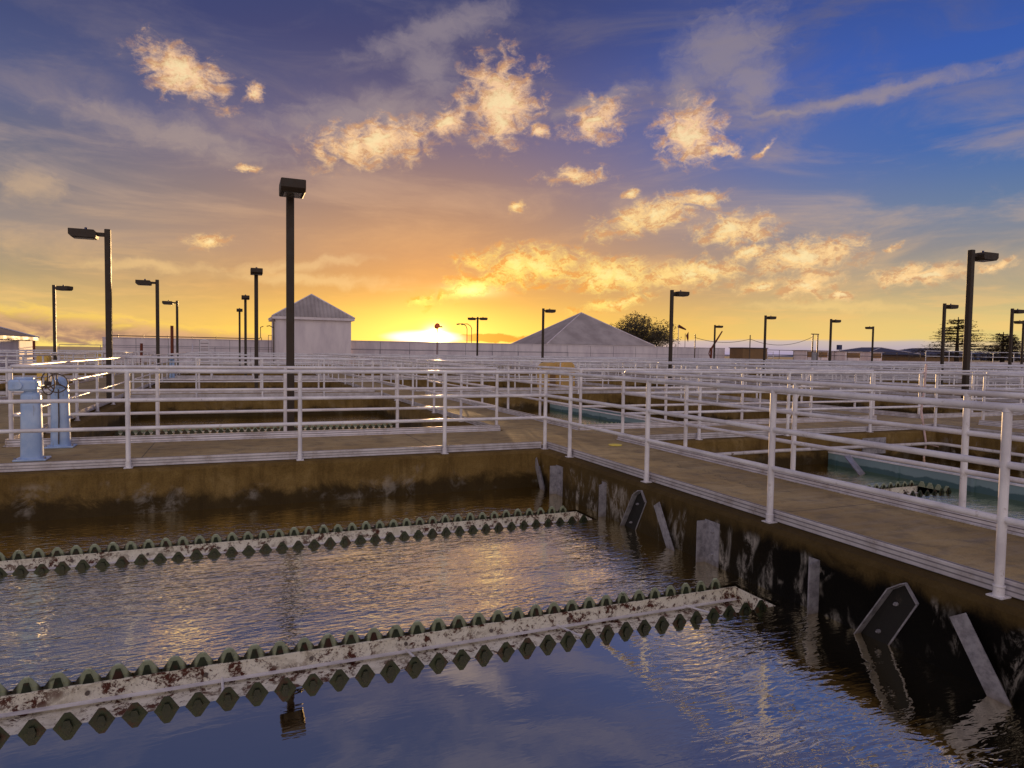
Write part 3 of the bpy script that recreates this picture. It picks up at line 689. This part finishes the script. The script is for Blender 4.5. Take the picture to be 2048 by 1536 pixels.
for x, s, lab in ((22.2, .6, 'left of two thin curved lamp posts beside the pyramid roof'), (22.8, .9, 'right of two thin curved lamp posts beside the pyramid roof')):
    t = empty('curved_lamp', (x, 70, 0)); tag(t, 'dark '+lab, 'street lamp')
    MB().path([(0, 0, 0), (0, 0, 4.1+s*.2), (-.15, 0, 4.6), (-.6, 0, 4.85), (-1.1, 0, 4.8)], .045, 6).build('pole', M['iron'], t); MB().tube((-1.0, 0, 4.8), (-1.35, 0, 4.75), .08, 8).build('head', M['iron'], t)
t = empty('hoist', (49.0, 57, 0)); tag(t, 'rusty leaning hoist arm beside a small lamp', 'hoist')
MB().tube((0, 0, 0), (.05, 0, 2.3), .12, 8).build('mast', M['rust'], t); MB().tube((.05, 0, 2.2), (1.6, 0, 4.35), .13, 8, .08).build('boom', M['rust'], t); MB().path([(-.1, 0, 2.3), (-.3, 0, 1.6), (-.05, 0, 1.1), (.1, 0, .6)], .07, 6).build('cable_loop', M['rust'], t)
t = empty('windsock', (44.9, 58, 0)); tag(t, 'dark red windsock streaming right beside the round tree', 'windsock')
MB().tube((0, 0, 0), (0, 0, 4.95), .04, 6).build('pole', M['pvc'], t); MB().tube((0, 0, 4.85), (1.0, -.1, 4.45), .2, 10, .08).build('sock', M['sock'], t)
t = empty('flag', (48.9, 62, 0)); tag(t, 'small drooping dark flag on a thin pole', 'flag')
MB().tube((0, 0, 0), (0, 0, 4.15), .035, 6).build('pole', M['iron'], t); MB().add([(.1, 0, 3.9), (.55, .05, 4.4), (.6, .08, 3.6), (.5, .04, 3.0)], [(0, 1, 2, 3)]).build('cloth', M['sock'], t)
for x, h, lab in ((46.6, 3.9, 'thin post right of the round tree that carries the cable'), (54.95, 4.0, 'thin post in front of the brown shed that carries the cable')): postobj('cable_post', x, 57, h, .06, lab, 'post', M['iron'])
t = empty('twin_posts', (65.3, 57, 0)); tag(t, 'pair of tall posts joined by a top bar before the fog bank', 'gantry')
for x in (0, .85): MB().tube((x, 0, 0), (x, 0, 4.3), .09, 8).build('post', M['iron'], t)
MB().box(-.25, 1.0, -.06, .06, 4.3, 4.42).build('top_bar', M['iron'], t); MB().box(-.2, .5, -.25, -.1, .9, 2.0).build('control_box', M['gal'], t)
def sag(a, b, s, n=14): return [tuple(Vector(a).lerp(Vector(b), i/n)-Vector((0, 0, s*4*(i/n)*(1-i/n)))) for i in range(n+1)]
cb = MB().path(sag((46.6, 57, 3.5), (54.95, 57, 3.5), .5), .03, 5).path(sag((54.95, 57, 3.5), (65.3, 57, 4.0), .9), .03, 5)
tag(cb.build('hanging_cable', M['iron']), 'sagging cable hung between the thin posts and the twin posts', 'cable')
t = empty('loudspeaker', (70.6, 57.5, 0)); tag(t, 'small dark box on a thin post right of the twin posts', 'speaker')
MB().tube((0, 0, 0), (0, 0, 2.4), .03, 6).build('pole', M['pvc'], t); MB().box(-.28, .28, -.2, .2, 2.4, 3.05).build('box', M['navy'], t)
# dark machinery left of the valve stands
for x, y, lab in ((-10.6, 9.3, 'dark navy motor under the left railing, nearer one'), (-11.2, 14.2, 'dark navy motor under the left railing, farther one')):
    t = empty('drive_motor', (x, y, 0)); tag(t, lab, 'motor')
    MB().bbox(-.4, .4, -.3, .3, 0, .3, .03).build('base', M['gal'], t); MB().tube((-.35, 0, .5), (.35, 0, .5), .22, 18).tube((.35, 0, .5), (.42, 0, .5), .16, 16).build('motor', M['navy'], t)
    MB().tube((-.1, -.1, .7), (-.1, -.1, .95), .06, 10).build('junction_box', M['navy'], t)
t = empty('handrail_stair', (-8.4, 49, 0)); tag(t, 'short stair with slanting white handrails left of the farthest lamps', 'stair')
for k in range(4): MB().box(0, 1.0, k*.3, k*.3+.3, 0, .18*(k+1)).build('step', M['white'], t)
for x in (0, 1): MB().path([(x, -.3, .9), (x, 1.2, 1.7), (x, 2.4, 1.7)], .03, 6).build('handrail', M['paint'], t)

# ------------------------------------------------------------------ trees
def leafcloud(blobs, n, size, seed):
    rnd = random.Random(seed); mb = MB()
    for _ in range(n):
        c, r = rnd.choices(blobs, [b[1][0]*b[1][1]*b[1][2] for b in blobs])[0]
        d = Vector((rnd.gauss(0, 1), rnd.gauss(0, 1), rnd.gauss(0, 1))).normalized()*(rnd.random()**.45)
        p = Vector((c[0]+d.x*r[0], c[1]+d.y*r[1], c[2]+d.z*r[2]))
        for _ in range(3):
            q = p+Vector([rnd.uniform(-1, 1)*size*1.4 for _ in range(3)]); a = Vector([rnd.uniform(-1, 1) for _ in range(3)]).normalized()*size*rnd.uniform(.6, 1.2); b = a.orthogonal().normalized()*size*rnd.uniform(.3, .6)
            mb.add([q-a, q+b, q+a, q-b], [(0, 1, 2, 3)])
    return mb
def broadleaf(x, y, W, H, label, seed=1):
    t = empty('broadleaf_tree', (x, y, 0)); tag(t, label, 'tree'); rnd = random.Random(seed)
    tr = MB(); tr.tube((0, 0, 0), (.1, 0, H*.4), .5, 9, .33)
    blobs = []
    for k in range(15):
        a = rnd.uniform(0, 6.28); rr = W*.36*math.sqrt(rnd.random()); z = H*(.42+.42*rnd.random()*(1-rr/W))
        c = (math.cos(a)*rr, math.sin(a)*rr, z); s = rnd.uniform(.1, .19)*W; blobs.append((c, (s, s, s*.8)))
        tr.tube((.1, 0, H*.38), c, .16, 6, .05)
    blobs += [((-W*.42, 0, H*.5), (W*.09, W*.09, W*.07)), ((W*.44, 0, H*.45), (W*.08, W*.08, W*.1)), ((0, 0, H*.45), (W*.36, W*.3, H*.18))]
    tr.build('trunk', M['bark'], t); leafcloud(blobs, 5200, .17, seed).build('crown', M['leaf'], t); return t
broadleaf(61.8, 92, 16.0, 9.1, 'round dark broadleaf tree right of the pyramid roof', 5)
def cedar(x, y, W, H, label, seed):
    t = empty('cedar_tree', (x, y, 0)); tag(t, label, 'tree', 'cedars beyond the right railing'); rnd = random.Random(seed)
    tr = MB(); tr.tube((0, 0, 0), (0, 0, H), .4, 8, .06); lf = MB()
    lev = 15
    for k in range(lev):
        z = H*(.22+.76*k/lev); L = W*.5*(1-.86*(k/lev)**1.1)
        for j in range(7):
            a = rnd.uniform(0, 6.28); l = L*rnd.uniform(.6, 1.05); e = Vector((math.cos(a)*l, math.sin(a)*l, rnd.uniform(-.1, .25)))
            tr.tube((0, 0, z), Vector((0, 0, z))+e, .06, 4, .02)
            for s in range(int(10+l*9)):
                f = rnd.uniform(.2, 1.0); q = Vector((0, 0, z))+e*f+Vector((rnd.gauss(0, .2+.1*l*f), rnd.gauss(0, .2+.1*l*f), rnd.uniform(-.22, .06)))
                d = Vector((rnd.uniform(-1, 1), rnd.uniform(-1, 1), rnd.uniform(-.3, .2))).normalized()*rnd.uniform(.15, .4); b = Vector((-d.y, d.x, rnd.uniform(-.1, .1)))*.3
                lf.add([q-d, q+b, q+d, q-b], [(0, 1, 2, 3)])
    tr.build('trunk', M['bark'], t); lf.build('crown', M['leaf'], t); return t
cedar(100.8, 62, 14.5, 8.0, 'tall layered cedar behind the big right lamp', 3)
cedar(113.6, 63, 11.5, 6.0, 'shorter layered cedar left of the right edge lamps', 4)
cedar(131., 72, 9, 6.4, 'thin cedar at the right edge of the picture', 9)

# ------------------------------------------------------------------ hills
def ridge(name, pts, y, dy, m):
    mb = MB(); n = len(pts); vs = [(x, y, -2) for x, z in pts]+[(x, y+dy*.3, z) for x, z in pts]+[(x, y+dy, -2) for x, z in pts]; fs = []
    for i in range(n-1): fs += [(i, i+1, n+i+1, n+i), (n+i, n+i+1, 2*n+i+1, 2*n+i)]
    mb.add(vs, fs, True); return tag(mb.build(name, m), kind='structure')
rn = random.Random(2); P = []
for i in range(90):
    x = 2200+i*90; z = 10+55*math.exp(-((i-31)/9)**2)+38*math.exp(-((i-45)/6)**2)+rn.uniform(-3, 3); P.append((x, z))
ridge('hills', P, 3200, 900, M['hill'])

# ------------------------------------------------------------------ world
SUN_AZ, SUN_EL = 15.8, 2.2
W = bpy.data.worlds.new('World'); scene.world = W; W.use_nodes = True
t = NT(W.node_tree); t.n.clear()
out = t.node('ShaderNodeOutputWorld')
D = t.node('ShaderNodeTexCoord').outputs['Generated']; s = t.sep(D)
az = t.m('MULTIPLY', t.m('ARCTAN2', s[0], s[1]), 180/math.pi); el = t.m('MULTIPLY', t.m('ARCSINE', s[2]), 180/math.pi)
A = t.comb(az, el, 0.)
elp = t.m('DIVIDE', el, 60., clamp=True)
def e(x): return x/60
left = t.ramp(elp, [(0, lin((226, 196, 120))), (e(2.5), lin((212, 186, 122))), (e(5), lin((160, 150, 122))), (e(8), lin((138, 134, 134))), (e(12), lin((98, 108, 128))), (e(17), lin((72, 88, 132))), (e(24), lin((48, 62, 112))), (e(40), lin((46, 58, 104))), (1, lin((44, 54, 96)))])
right = t.ramp(elp, [(0, lin((226, 206, 136))), (e(2.5), lin((220, 200, 128))), (e(5), lin((176, 164, 134))), (e(8), lin((134, 136, 142))), (e(11), lin((92, 120, 158))), (e(15), lin((52, 100, 170))), (e(21), lin((48, 88, 170))), (e(30), lin((50, 62, 120))), (1, lin((44, 52, 100)))])
sky = t.mix(t.mr(az, 14, 50), left, right)
wob = t.noise(t.mapping(A, sc=(.05, .09, 1)), 1.0, 4, .6)
# cirrus veil
ci = t.noise(t.mapping(A, rot=(0, 0, R(-12)), sc=(.05, .2, 1)), 1.3, 7, .62, .6)
ci2 = t.noise(t.mapping(A, rot=(0, 0, R(-5)), sc=(.12, .8, 1)), 1.2, 6, .6, .3)
veilc = t.ramp(elp, [(0, lin((255, 214, 120))), (e(5), lin((226, 186, 130))), (e(12), lin((180, 160, 150))), (e(22), lin((100, 98, 124))), (1, lin((84, 84, 118)))])
sky = t.mix(t.mr(ci, .42, .7, 0, .6), sky, veilc)
sky = t.mix(t.m('MULTIPLY', t.mr(ci2, .5, .66, 0, .55), t.mr(el, 3, 11, 1, 0)), sky, veilc)
# glow around the sun
def gauss(cx, cy, sx, sy):
    v = t.mapping(A, loc=(cx, cy, 0), sc=(sx, sy, 1), typ='TEXTURE'); l = t.vm('LENGTH', v)
    return t.m('EXPONENT', t.m('MULTIPLY', t.m('MULTIPLY', l, l), -1))
def addg(base, g, col, k): return t.mix(1, base, t.mix(t.m('MULTIPLY', g, k, clamp=True), (0, 0, 0), col), 'ADD')
sky = t.mix(t.m('MULTIPLY', gauss(17, 2, 24, 12), .8), sky, lin((226, 156, 76)))
sky = t.mix(t.m('MULTIPLY', gauss(15.8, 0, 20, 3.4), .9), sky, lin((255, 222, 84)))
sky = t.mix(t.m('MULTIPLY', gauss(15.8, .5, 10, 2.6), .92), sky, (1.15, .93, .2))
# soft faint clouds
DIM = [[39.36, 23.02, 4.02, 2.56, 16.58, 0.8], [41.32, 20.97, 2.62, 2.12, -58.23, 0.6], [36.33, 20.35, 1.77, 2.15, -4.17, 0.5], [50.19, 18.86, 8.67, 0.55, 4.56, 0.55], [43.63, 18.39, 4.25, 0.28, -3.64, 0.5], [15.96, 25.05, 7.74, 1.17, 19.25, 0.5], [9.48, 18.66, 7.85, 1.63, 10.61, 0.45], [-4.26, 15.65, 8.11, 1.43, -5.16, 0.4], [-13.25, 10.93, 2.29, 1.17, 2.54, 0.45], [15.16, 22.62, 3.29, 2.44, -54.65, 0.4], [6.33, 5.72, 8.14, 0.57, -0.98, 0.6], [4.77, 6.84, 6.42, 0.48, 8.72, 0.6], [47.33, 4.05, 5.99, 0.38, -1.17, 0.5], [-6.01, 6.16, 5.16, 0.44, 0.61, 0.5], [29.43, 20.32, 5.14, 0.75, 15.36, 0.3]]
BRI = [[-3.55, 19.8, 2.88, 1.42, -16.24, 1], [1.4, 19.27, 0.77, 0.53, 42.38, 0.7], [10.7, 16.61, 4.63, 1.42, 10.66, 1.0], [16.87, 18.57, 1.88, 0.97, 19.82, 0.9], [21.05, 20.17, 2.92, 2.69, 27.11, 1], [24.37, 18.25, 0.72, 0.49, 0.05, 0.8], [29.25, 18.87, 2.38, 1.39, 21.09, 0.75], [36.81, 17.45, 2.32, 1.89, -21.83, 0.95], [39.19, 16.08, 1.54, 0.48, -4.01, 0.7], [33.76, 11.39, 4.14, 1.05, 14.9, 1], [37.81, 12.58, 1.55, 0.66, 5.18, 1], [40.72, 10.18, 2.98, 1.18, 5.44, 1], [24.0, 7.38, 5.08, 1.42, 0.29, 1.1], [19.34, 5.8, 2.98, 0.84, 15.73, 1.1], [30.57, 6.57, 4.95, 1.24, -5.33, 1.05], [37.1, 6.8, 5.02, 0.98, 4.88, 1], [45.79, 7.84, 3.62, 1.16, 5.86, 1.05], [46.04, 5.69, 2.16, 0.85, 9.16, 1], [53.7, 6.19, 3.12, 0.65, 7.52, 0.95], [57.83, 6.55, 1.04, 0.31, 14.71, 0.9], [-2.07, 8.33, 1.29, 0.49, 4.53, 0.9], [22.86, 12.15, 0.84, 0.45, 24.42, 0.8], [32.16, 13.09, 0.99, 0.35, -1.48, 0.7], [27.47, 14.65, 2.92, 0.7, -0.82, 0.55], [42.61, 16.01, 0.9, 0.31, 31.3, 0.6], [31.03, 4.28, 3.7, 0.46, 12.11, 0.8], [14.7, 4.1, 1.01, 0.46, 1.35, 0.7], [41.72, 8.27, 1.47, 0.48, 18.88, 0.8], [48.18, 4.72, 1.54, 0.34, -1.41, 0.6], [51.73, 8.09, 0.57, 0.26, 19.26, 0.6], [42.55, 5.7, 1.66, 0.48, 7.16, 0.8], [1.01, 13.82, 1.12, 0.29, 5.89, 0.3]]
# warp the coordinates a little so that no cloud keeps an elliptical outline
wn_ = t.node('ShaderNodeTexNoise'); t.put(wn_.inputs['Vector'], A); wn_.inputs['Scale'].default_value = .5; wn_.inputs['Detail'].default_value = 5; wn_.inputs['Roughness'].default_value = .6
warp = t.vm('ADD', A, t.vm('MULTIPLY', t.vm('SUBTRACT', wn_.outputs['Color'], (.5, .5, .5)), (2.6, 1.6, 0)))
def field(blobs):
    acc = None
    for cx, cy, sx, sy, rot, k in blobs:
        v = t.mapping(warp, loc=(cx, cy, 0), rot=(0, 0, R(rot)), sc=(sx*1.32, sy*1.4, 1), typ='TEXTURE')
        f = t.m('MULTIPLY', t.m('SUBTRACT', 1.0, t.vm('LENGTH', v)), 1.0)
        f = t.m('MULTIPLY', t.m('MAXIMUM', f, -.6), 1.0) if k >= .95 else t.m('SUBTRACT', t.m('MAXIMUM', f, -.6), (1-k)*.35)
        acc = f if acc is None else t.m('MAXIMUM', acc, f)
    return acc
fd = field(DIM)
dn = t.noise(t.mapping(warp, rot=(0, 0, R(-15)), sc=(.5, 1, 1)), .9, 7, .62, .5)
dm = t.mr(t.m('ADD', fd, t.m('MULTIPLY', t.m('SUBTRACT', dn, .5), 1.2)), -.2, .8)
dimc = t.ramp(elp, [(0, lin((255, 220, 130))), (e(7), lin((226, 186, 132))), (e(15), lin((170, 150, 142))), (e(22), lin((146, 134, 142))), (1, lin((130, 120, 140)))])
sky = t.mix(t.m('MULTIPLY', dm, .7), sky, dimc)
fb = field(BRI)
cn = t.noise(t.mapping(A, rot=(0, 0, R(-18)), sc=(.75, 1.15, 1)), .95, 8, .58, .55)
cn2 = t.noise(t.mapping(t.vm('ADD', A, (-.12, .42, 0)), rot=(0, 0, R(-18)), sc=(.75, 1.15, 1)), .95, 5, .58, .55)
cfine = t.noise(t.mapping(A, rot=(0, 0, R(-30)), sc=(1.0, 1.5, 1)), 3.4, 5, .55, 1.4)
dens = t.m('ADD', fb, t.m('ADD', t.m('MULTIPLY', t.m('SUBTRACT', cn, .5), 2.2), t.m('MULTIPLY', t.m('SUBTRACT', cfine, .5), .34)))
cm = t.m('POWER', t.mr(dens, -.2, .75), 1.3)
near = gauss(19, 3.5, 17, 7)
base = t.mix(near, lin((255, 208, 146)), lin((255, 232, 104)))
far_ = t.mr(el, 12, 19)
base = t.mix(t.m('MULTIPLY', far_, .7), base, lin((248, 200, 158)))
shade = t.mix(near, lin((208, 156, 112)), lin((244, 160, 40)))
body = t.mix(t.mr(t.m('ADD', t.m('SUBTRACT', cn2, cn), t.m('MULTIPLY', t.m('SUBTRACT', cfine, .5), .25)), -.13, .06), shade, base)
body = t.mix(t.mr(dens, .55, 1.1, 0, .85), body, t.mix(near, lin((255, 230, 176)), lin((255, 250, 130))))
sky = t.mix(t.m('MULTIPLY', cm, .92), sky, body)
# horizon bank at left: mauve with golden upper edge
bn = t.noise(t.mapping(A, sc=(.35, .9, 1)), .9, 8, .66, .5)
bt = t.m('ADD', t.m('ADD', el, t.m('MULTIPLY', t.m('SUBTRACT', bn, .5), -2.6)), t.mr(az, -15, 6, -.5, 1.1, False))
bmask = t.m('MULTIPLY', t.mr(bt, 1.9, 2.5, 1, 0), t.mr(az, 2, 9, 1, 0))
bcol = t.mix(t.mr(bt, 1.0, 2.5), t.mix(t.mr(bn, .4, .62), lin((146, 118, 112)), lin((206, 164, 124))), lin((255, 214, 96)))
bcol = t.mix(t.mr(bt, -.3, .5, 1, 0), bcol, lin((255, 226, 120)))
sky = t.mix(t.m('MULTIPLY', bmask, .9), sky, bcol)
# small dark cloud strip beside the sun
sky = t.mix(t.m('MULTIPLY', t.mr(t.m('ADD', gauss(20.3, 1.25, 3.8, .42), t.m('MULTIPLY', t.m('SUBTRACT', cn, .5), 1.2)), .35, .6), .8), sky, lin((214, 122, 40)))
# grey-lilac fog bank at right
fe = t.m('ADD', el, t.m('MULTIPLY', t.m('SUBTRACT', t.noise(t.mapping(A, sc=(.12, .8, 1)), 1., 6, .6), .5), -.9))
fm = t.m('MULTIPLY', t.mr(fe, 1.15, 1.45, 1, 0), t.mr(az, 30, 37))
fm = t.m('MULTIPLY', fm, t.mr(az, 53, 57, 1, .35))
fcol = t.mix(t.mr(fe, -.2, 1.3), lin((150, 146, 186)), lin((196, 182, 176)))
sky = t.mix(fm, sky, fcol)
# the sun itself, wide and burnt out along the horizon
sky = t.mix(t.mr(t.m('ADD', gauss(14.9, 1.2, 3.6, .6), t.m('MULTIPLY', t.m('SUBTRACT', ci2, .5), .3)), .25, .7), sky, (1.25, 1.2, 1.0))
sky = addg(sky, gauss(15.8, 1.05, .8, .8), (14., 9., 3.), 1.)
sky = addg(sky, gauss(15.8, 1.2, 4.5, 3.6), (.55, .22, .03), 1.)
sky = addg(sky, gauss(19., 5.2, 2.2, .5), (.5, .42, .2), 1.)
# behind the camera: added pale fill, brighter than real evening sky, to light near faces
back = t.mr(t.m('ADD', t.m('MULTIPLY', s[1], -math.cos(YA)), t.m('MULTIPLY', s[0], -math.sin(YA))), -.1, .75)
sky = t.mix(back, sky, t.mix(t.mr(el, 5, 60), (.95, .84, .82), (.42, .39, .52)))
zen = t.mr(el, 32, 70)
sky = t.mix(t.m('MULTIPLY', zen, .8), sky, (.34, .3, .34))
# below the horizon
sky = t.mix(t.mr(el, -1.5, -.2, 1, 0), sky, lin((120, 104, 84)))
bg = t.node('ShaderNodeBackground'); t.put(bg.inputs[0], sky); bg.inputs[1].default_value = 1.0
ns = t.node('ShaderNodeTexSky', sky_type='NISHITA'); ns.sun_disc = False; ns.sun_elevation = R(SUN_EL); ns.sun_rotation = R(SUN_AZ)
bg2 = t.node('ShaderNodeBackground'); t.put(bg2.inputs[0], t.mix(1., ns.outputs[0], (.2, .16, .14), 'MULTIPLY')); bg2.inputs[1].default_value = .05
ad = t.node('ShaderNodeAddShader'); t.l.new(bg.outputs[0], ad.inputs[0]); t.l.new(bg2.outputs[0], ad.inputs[1]); t.l.new(ad.outputs[0], out.inputs[0])
W.cycles.sampling_method = 'MANUAL'; W.cycles.sample_map_resolution = 1024

sl = bpy.data.lights.new('sun', 'SUN'); sl.energy = 5.0; sl.angle = R(.6); sl.color = (1., .62, .28)
so = bpy.data.objects.new('sun', sl); COL.objects.link(so)
d = -Vector((math.sin(R(SUN_AZ))*math.cos(R(SUN_EL)), math.cos(R(SUN_AZ))*math.cos(R(SUN_EL)), math.sin(R(SUN_EL))))
so.rotation_euler = d.to_track_quat('-Z', 'Y').to_euler()

scene.render.engine = 'CYCLES'
scene.render.resolution_x = 1024; scene.render.resolution_y = 768
scene.view_settings.view_transform = 'Standard'; scene.view_settings.look = 'None'; scene.view_settings.exposure = 0; scene.view_settings.gamma = 1
scene.cycles.max_bounces = 6
